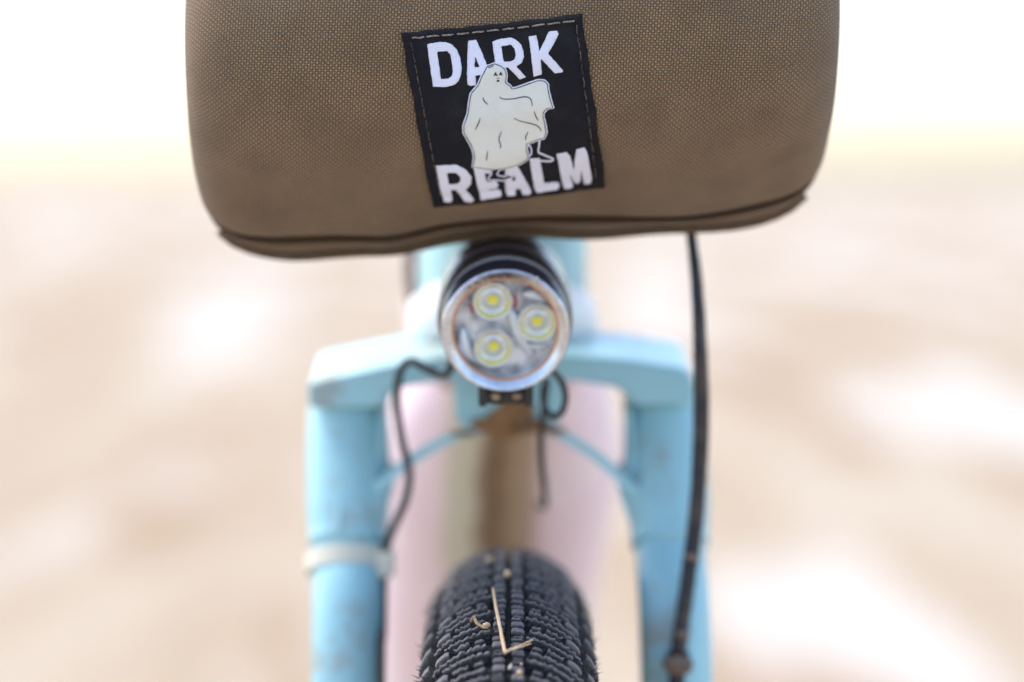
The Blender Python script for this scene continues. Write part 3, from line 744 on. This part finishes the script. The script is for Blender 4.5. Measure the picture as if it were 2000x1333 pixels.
stroke('foot_outline', z5([(842,935),(868,975),(872,1030),(848,1062),(830,1020),(828,960),(842,935)]), 2.6, HL + .00014, 'white', False)
# stitching round the label
def stitch_row(p, q, n, r0, mat, bow=0):
    for i in range(n):
        k0, k1 = (i + .12) / n, (i + .90) / n; P = []
        for s in range(5):
            k = k0 + (k1 - k0) * s / 4; u, v = p[0] + (q[0] - p[0]) * k, p[1] + (q[1] - p[1]) * k
            x, y = lab(u, v); P.append(onbag(x + random.uniform(-.8, .8), y + random.uniform(-.8, .8), lab_h(u, v) + (.0001 if 0 < s < 4 else -.0002) + .0001))
        tube('stitch', P, r0, mat, label, 6, True, 3, .3)
stitch_row((.045, .035), (.965, .035), 11, .00023, 'stitch')
stitch_row((.045, .05), (.055, .95), 14, .00016, 'darkstitch')
stitch_row((.962, .05), (.955, .95), 12, .00018, 'darkstitch')

# ------------------------------------------------------------------ the headlight
LF = at(987, 648, .612); LS = .000974; BK = Vector((-.012, math.cos(R(12)), math.sin(R(12)))).normalized()
lamp = thing('headlight', 'round black bicycle headlight with three yellow diodes under the bag', 'headlight', LF + BK * .024)
mmv = lambda P: [(a * LS, b * LS) for a, b in P]
body = lathe('lamp_body', mmv([(18.5, 12), (19.9, 12.4), (20.2, 13), (20.2, 22), (19.4, 22.6), (19.4, 24.2), (20.2, 24.8), (20.2, 34), (19.3, 34.6), (19.3, 36), (20.0, 36.6), (19.8, 46), (18.4, 48.5), (14, 49.5), (.001, 49.5)]), LF, BK, 'anod', lamp, 96, sharp=30)
for t in (23.4, 35.3): lathe('groove_ring', mmv([(19.35, t - .6), (20.1, t), (19.35, t + .6)]), LF, BK, 'ringmetal', body, 72)
bez = lathe('bezel', mmv([(18.75, 1.0), (19.0, 1.6), (19.2, 11.0), (18.4, 11.1)]), LF, BK, 'navy', lamp, 96, sharp=30)
lathe('bezel_ring', mmv([(18.9, 11.0), (19.6, 11.2), (19.75, 11.6), (19.5, 12.1), (18.6, 12.3)]), LF, BK, 'ringmetal', bez, 96)
lip = lathe('bezel_face', mmv([(18.78, 1.05), (18.55, .35), (18.1, .0), (17.6, .12), (15.7, 1.75)]), LF, BK, 'bezel', bez, 96, sharp=30)
lathe('glint_ring', mmv([(15.75, 1.72), (15.5, 1.62), (15.15, 1.75), (15.05, 2.4)]), LF, BK, 'orangeglint', bez, 80)  # thin ring coloured as the orange reflection inside the bezel
lathe('lens', mmv([(.001, 2.2), (15.2, 2.2)]), LF, BK, 'glass', lamp, 64)
lathe('reflector_cup', mmv([(15.25, 2.3), (14.9, 8.5), (.001, 8.6)]), LF, BK, 'opticfloor', lamp, 64)
UPL = (Vector((0, 0, 1)) - BK * BK.z).normalized(); RT = UPL.cross(BK) * 1.0
if RT.x < 0: RT = -RT
def face(dx, dy, t): return LF + RT * (dx * LS) + UPL * (dy * LS) + BK * (t * LS)
opt = [(-3.7, 8.1), (9.4, 1.5), (-3.5, -6.2)]
for i, (dx, dy) in enumerate(opt):
    c = face(dx, dy, 0)
    o = lathe('led_optic', mmv([(5.75, 8.4), (5.85, 3.4), (5.6, 3.1), (5.2, 3.3)]), c, BK, 'optic', lamp, 48, sharp=30)
    lathe('optic_ring', mmv([(5.25, 3.3), (4.2, 5.2)]), c, BK, 'ringglint', o, 48)
    lathe('optic_cone', mmv([(4.22, 5.15), (3.5, 5.5), (2.6, 5.1), (2.1, 6.3), (1.5, 6.4), (.001, 6.4)]), c, BK, 'optic', o, 48, sharp=30)
    q = face(dx + .1, dy - .1, 6.0)
    boxm('led_chip', q, .00135, .0004, .00115, 'led', o, Matrix.Rotation(R(12) + 0, 3, 'X') @ Matrix.Rotation(R(-8), 3, 'Y'), .0003)
# spokes of the optic holder and added red reflection slivers by the upper diode
for pts, wd in ((((.8, 6.0), (2.8, 1.5), (4.6, -3.5), (7.8, -9.2)), .0021), (((-12.6, -.5), (-12.2, -4.8), (-10.9, -8.4), (-8.0, -11.2)), .0021), (((4.5, -6.2), (8.5, -6.3), (12, -6.0)), .0009), (((5.0, 9.6), (8.5, 9.4), (12, 7.2)), .0016)):
    tube('holder_web', [face(x, y, 6.2) for x, y in pts], lambda t, wd=wd: wd * (.25 + .75 * math.sin(math.pi * t)), 'optic', lamp, 10)
for (a, b) in (((2.6, 9.8), (2.9, 6.2)), ((-10.6, 7.2), (-9.6, 4.6))):
    tube('red_glint', [face(*a, 4.0), face((a[0] + b[0]) / 2 + .35, (a[1] + b[1]) / 2, 3.7), face(*b, 4.0)], .00055, 'red', lamp, 8)
# engraved lettering on the bezel face: small stroke letters set round the ring
SG = {'T': [((0, 1), (1, 1)), ((.5, 1), (.5, 0))], 'R': [((0, 0), (0, 1)), ((0, 1), (.8, .95)), ((.8, .95), (.8, .55)), ((.8, .55), (0, .5)), ((.35, .5), (.9, 0))],
      'I': [((.5, 0), (.5, 1))], 'P': [((0, 0), (0, 1)), ((0, 1), (.8, .95)), ((.8, .95), (.8, .5)), ((.8, .5), (0, .45))], 'L': [((0, 1), (0, 0)), ((0, 0), (.8, 0))], 'E': [((0, 0), (0, 1)), ((0, 1), (.8, 1)), ((0, .5), (.7, .5)), ((0, 0), (.8, 0))]}
for i, ch in enumerate('TRIPLE'):
    an = R(128 - i * 8.6); V, F = [], []
    for (p, q) in SG[ch]:
        P = []
        for (lx, ly) in (p, q):
            rr = 15.95 + ly * 1.25; aa = an - (lx - .5) * R(5.6)
            tt = .12 + (17.6 - rr) / 1.9 * 1.63 - .06
            P.append(face(rr * math.cos(aa), rr * math.sin(aa), tt))
        d = (P[1] - P[0]).normalized(); sd_ = d.cross(BK).normalized() * .00013; k = len(V)
        for pp in P: V += [pp + sd_, pp - sd_, pp - sd_ + BK * .0001, pp + sd_ + BK * .0001]
        F += [(k + a, k + (a + 1) % 4, k + 4 + (a + 1) % 4, k + 4 + a) for a in range(4)] + [(k, k + 1, k + 2, k + 3), (k + 4, k + 5, k + 6, k + 7)]
    mesh('bezel_letter', V, F, 'black', bez, smooth=False)
for i, (dx, dy) in enumerate(((9.2, 16.2), (8.0, -15.6), (-16.6, -6.4), (17.9, 1.2), (-17.2, 6.0), (6.3, -15.9), (-8.5, 15.6), (12.6, 13.2))):
    pebble('grit', face(dx, dy, .35), .0004, .0003, .0004, 'dust', lamp, i, 1)
# bracket under the lamp, back to the fork crown
br = boxm('bracket', face(.3, -21.3, 12), .0080, .0085, .0022, 'black', lamp, Matrix.Rotation(R(12), 3, 'X'))
for s in (-1, 1): boxm('bracket_cheek', face(.3 + s * 6.9, -20.6, 10.4), .0011, .0086, .0030, 'black', br, Matrix.Rotation(R(12), 3, 'X'), .0003)
for s in (-1, 0, 1): pebble('bracket_bolt', face(.3 + s * 3.2, -21.0, 3.2), .0014, .0007, .0010, 'chaff' if s else 'black', br, s + 3, 2)
tube('bracket_arm', [face(.3, -21.5, 18), face(.3, -21.6, 36), at(1000, 770, D0 - .004), at(1000, 770, D0 + .004)], .0042, 'black', lamp, 14)
# its wires
tube('lamp_wire', [face(-14, -12, 30), at(872, 730, .655), at(835, 722, .660), at(803, 706, .664), at(781, 726, .668), at(775, 790, .674), at(784, 860, .678), at(799, 920, .680), at(792, 975, .681), at(768, 1030, .683), at(754, 1072, .684), at(749, 1130, .684), at(747, 1240, .678), at(744, 1400, .668), Vector((-.040, .005, .42)), Vector((-.045, .0, .36))], .00135, 'cable', lamp, 12, True, 10)
tube('lamp_wire', [face(12.5, -15.5, 16), at(1092, 738, .645), at(1104, 768, .645), at(1100, 800, .646), at(1083, 814, .648), at(1066, 800, .650), at(1061, 770, .652), at(1068, 745, .655), at(1062, 800, .660), at(1057, 850, .668), at(1059, 910, .676), at(1064, 955, .684), at(1064, 990, .71), at(1050, 985, .74)], .00105, 'wire', lamp, 10, True, 10)

# ------------------------------------------------------------------ litter caught on the tyre
def ontyre(px, py, h=0.):
    f = lambda b, t: wheel_pt(b, t, CAS + .0035)
    b, t = solve(f, px, py, (px - 994) / 170, R(-8) + (py - 1075) / 260 * R(23))
    return wheel_pt(b, t, CAS + .0035 + h)
def litter(name, lab_, cat, o=None):
    o['label'] = lab_; o['category'] = cat; return o
s1 = tube('dry_straw', [ontyre(964, 1157, .0012), ontyre(969, 1190, .0012), ontyre(977, 1232, .0011), ontyre(986, 1277, .0008), ontyre(989, 1279, .0009), ontyre(1010, 1272, .0013), ontyre(1037, 1262, .0018)], lambda t: .00018 + .00032 * math.sin(math.pi * min(t * 1.1 + .05, 1)) ** .6, 'straw', None, 8, True, 6, .12)
litter('', 'pale dry straw bent into an L across the tyre tread', 'straw', s1)
s2 = tube('dry_straw', [ontyre(1000, 1278, .0012), ontyre(1018, 1272, .0013), ontyre(1034, 1268, .0016)], .00022, 'straw', None, 6, True, 6, .15)
litter('', 'short split straw sliver lying along the foot of the bent straw', 'straw', s2)
c1 = tube('bark_sliver', [ontyre(924, 1222, .001), ontyre(930, 1217, .0016), ontyre(934, 1224, .0008), ontyre(945, 1229, .0004), ontyre(954, 1231, .0006)], lambda t: .0009 - .0005 * t, 'chaff', None, 5, False, 4, .35)
litter('', 'brown curled bark sliver lodged between tread ribs', 'bark', c1)
for i, (x, y, w_, h_, m_, nm, lb, cat) in enumerate((
    (951, 1224, 7.5, 6, 'shell', 'seed_husk', 'pale rounded seed husk beside the bark sliver on the tyre', 'seed husk'),
    (991, 1124, 7.5, 9, 'shell', 'pebble', 'small tan pebble wedged in the centre groove of the tyre', 'pebble'),
    (957, 1096, 9, 6, 'shell', 'pebble', 'pale flat pebble high up on the tyre tread near its crest', 'pebble'),
    (1014, 1317, 6.5, 5, 'shell', 'seed_husk', 'tan husk fragment sitting on a centre knob below the bent straw', 'seed husk'),
    (996, 1306, 2.6, 7, 'dust', 'seed_husk', 'slim pale husk stuck in the tyre groove below the bent straw', 'seed husk'),
    (1018, 1300, 2.2, 1.8, 'dust', 'grit', 'tiny white grain of grit on a knob near the tan husk', 'grit'))):
    k = .58 / FPX; c = ontyre(x, y, .0004)
    o = pebble(nm, (0, 0, 0), w_ * k, .0009, h_ * k, m_, None, 40 + i, 2); o.location = c
    if i == 4: o.rotation_euler = (0, R(28), 0)
    o['label'] = lb; o['category'] = cat
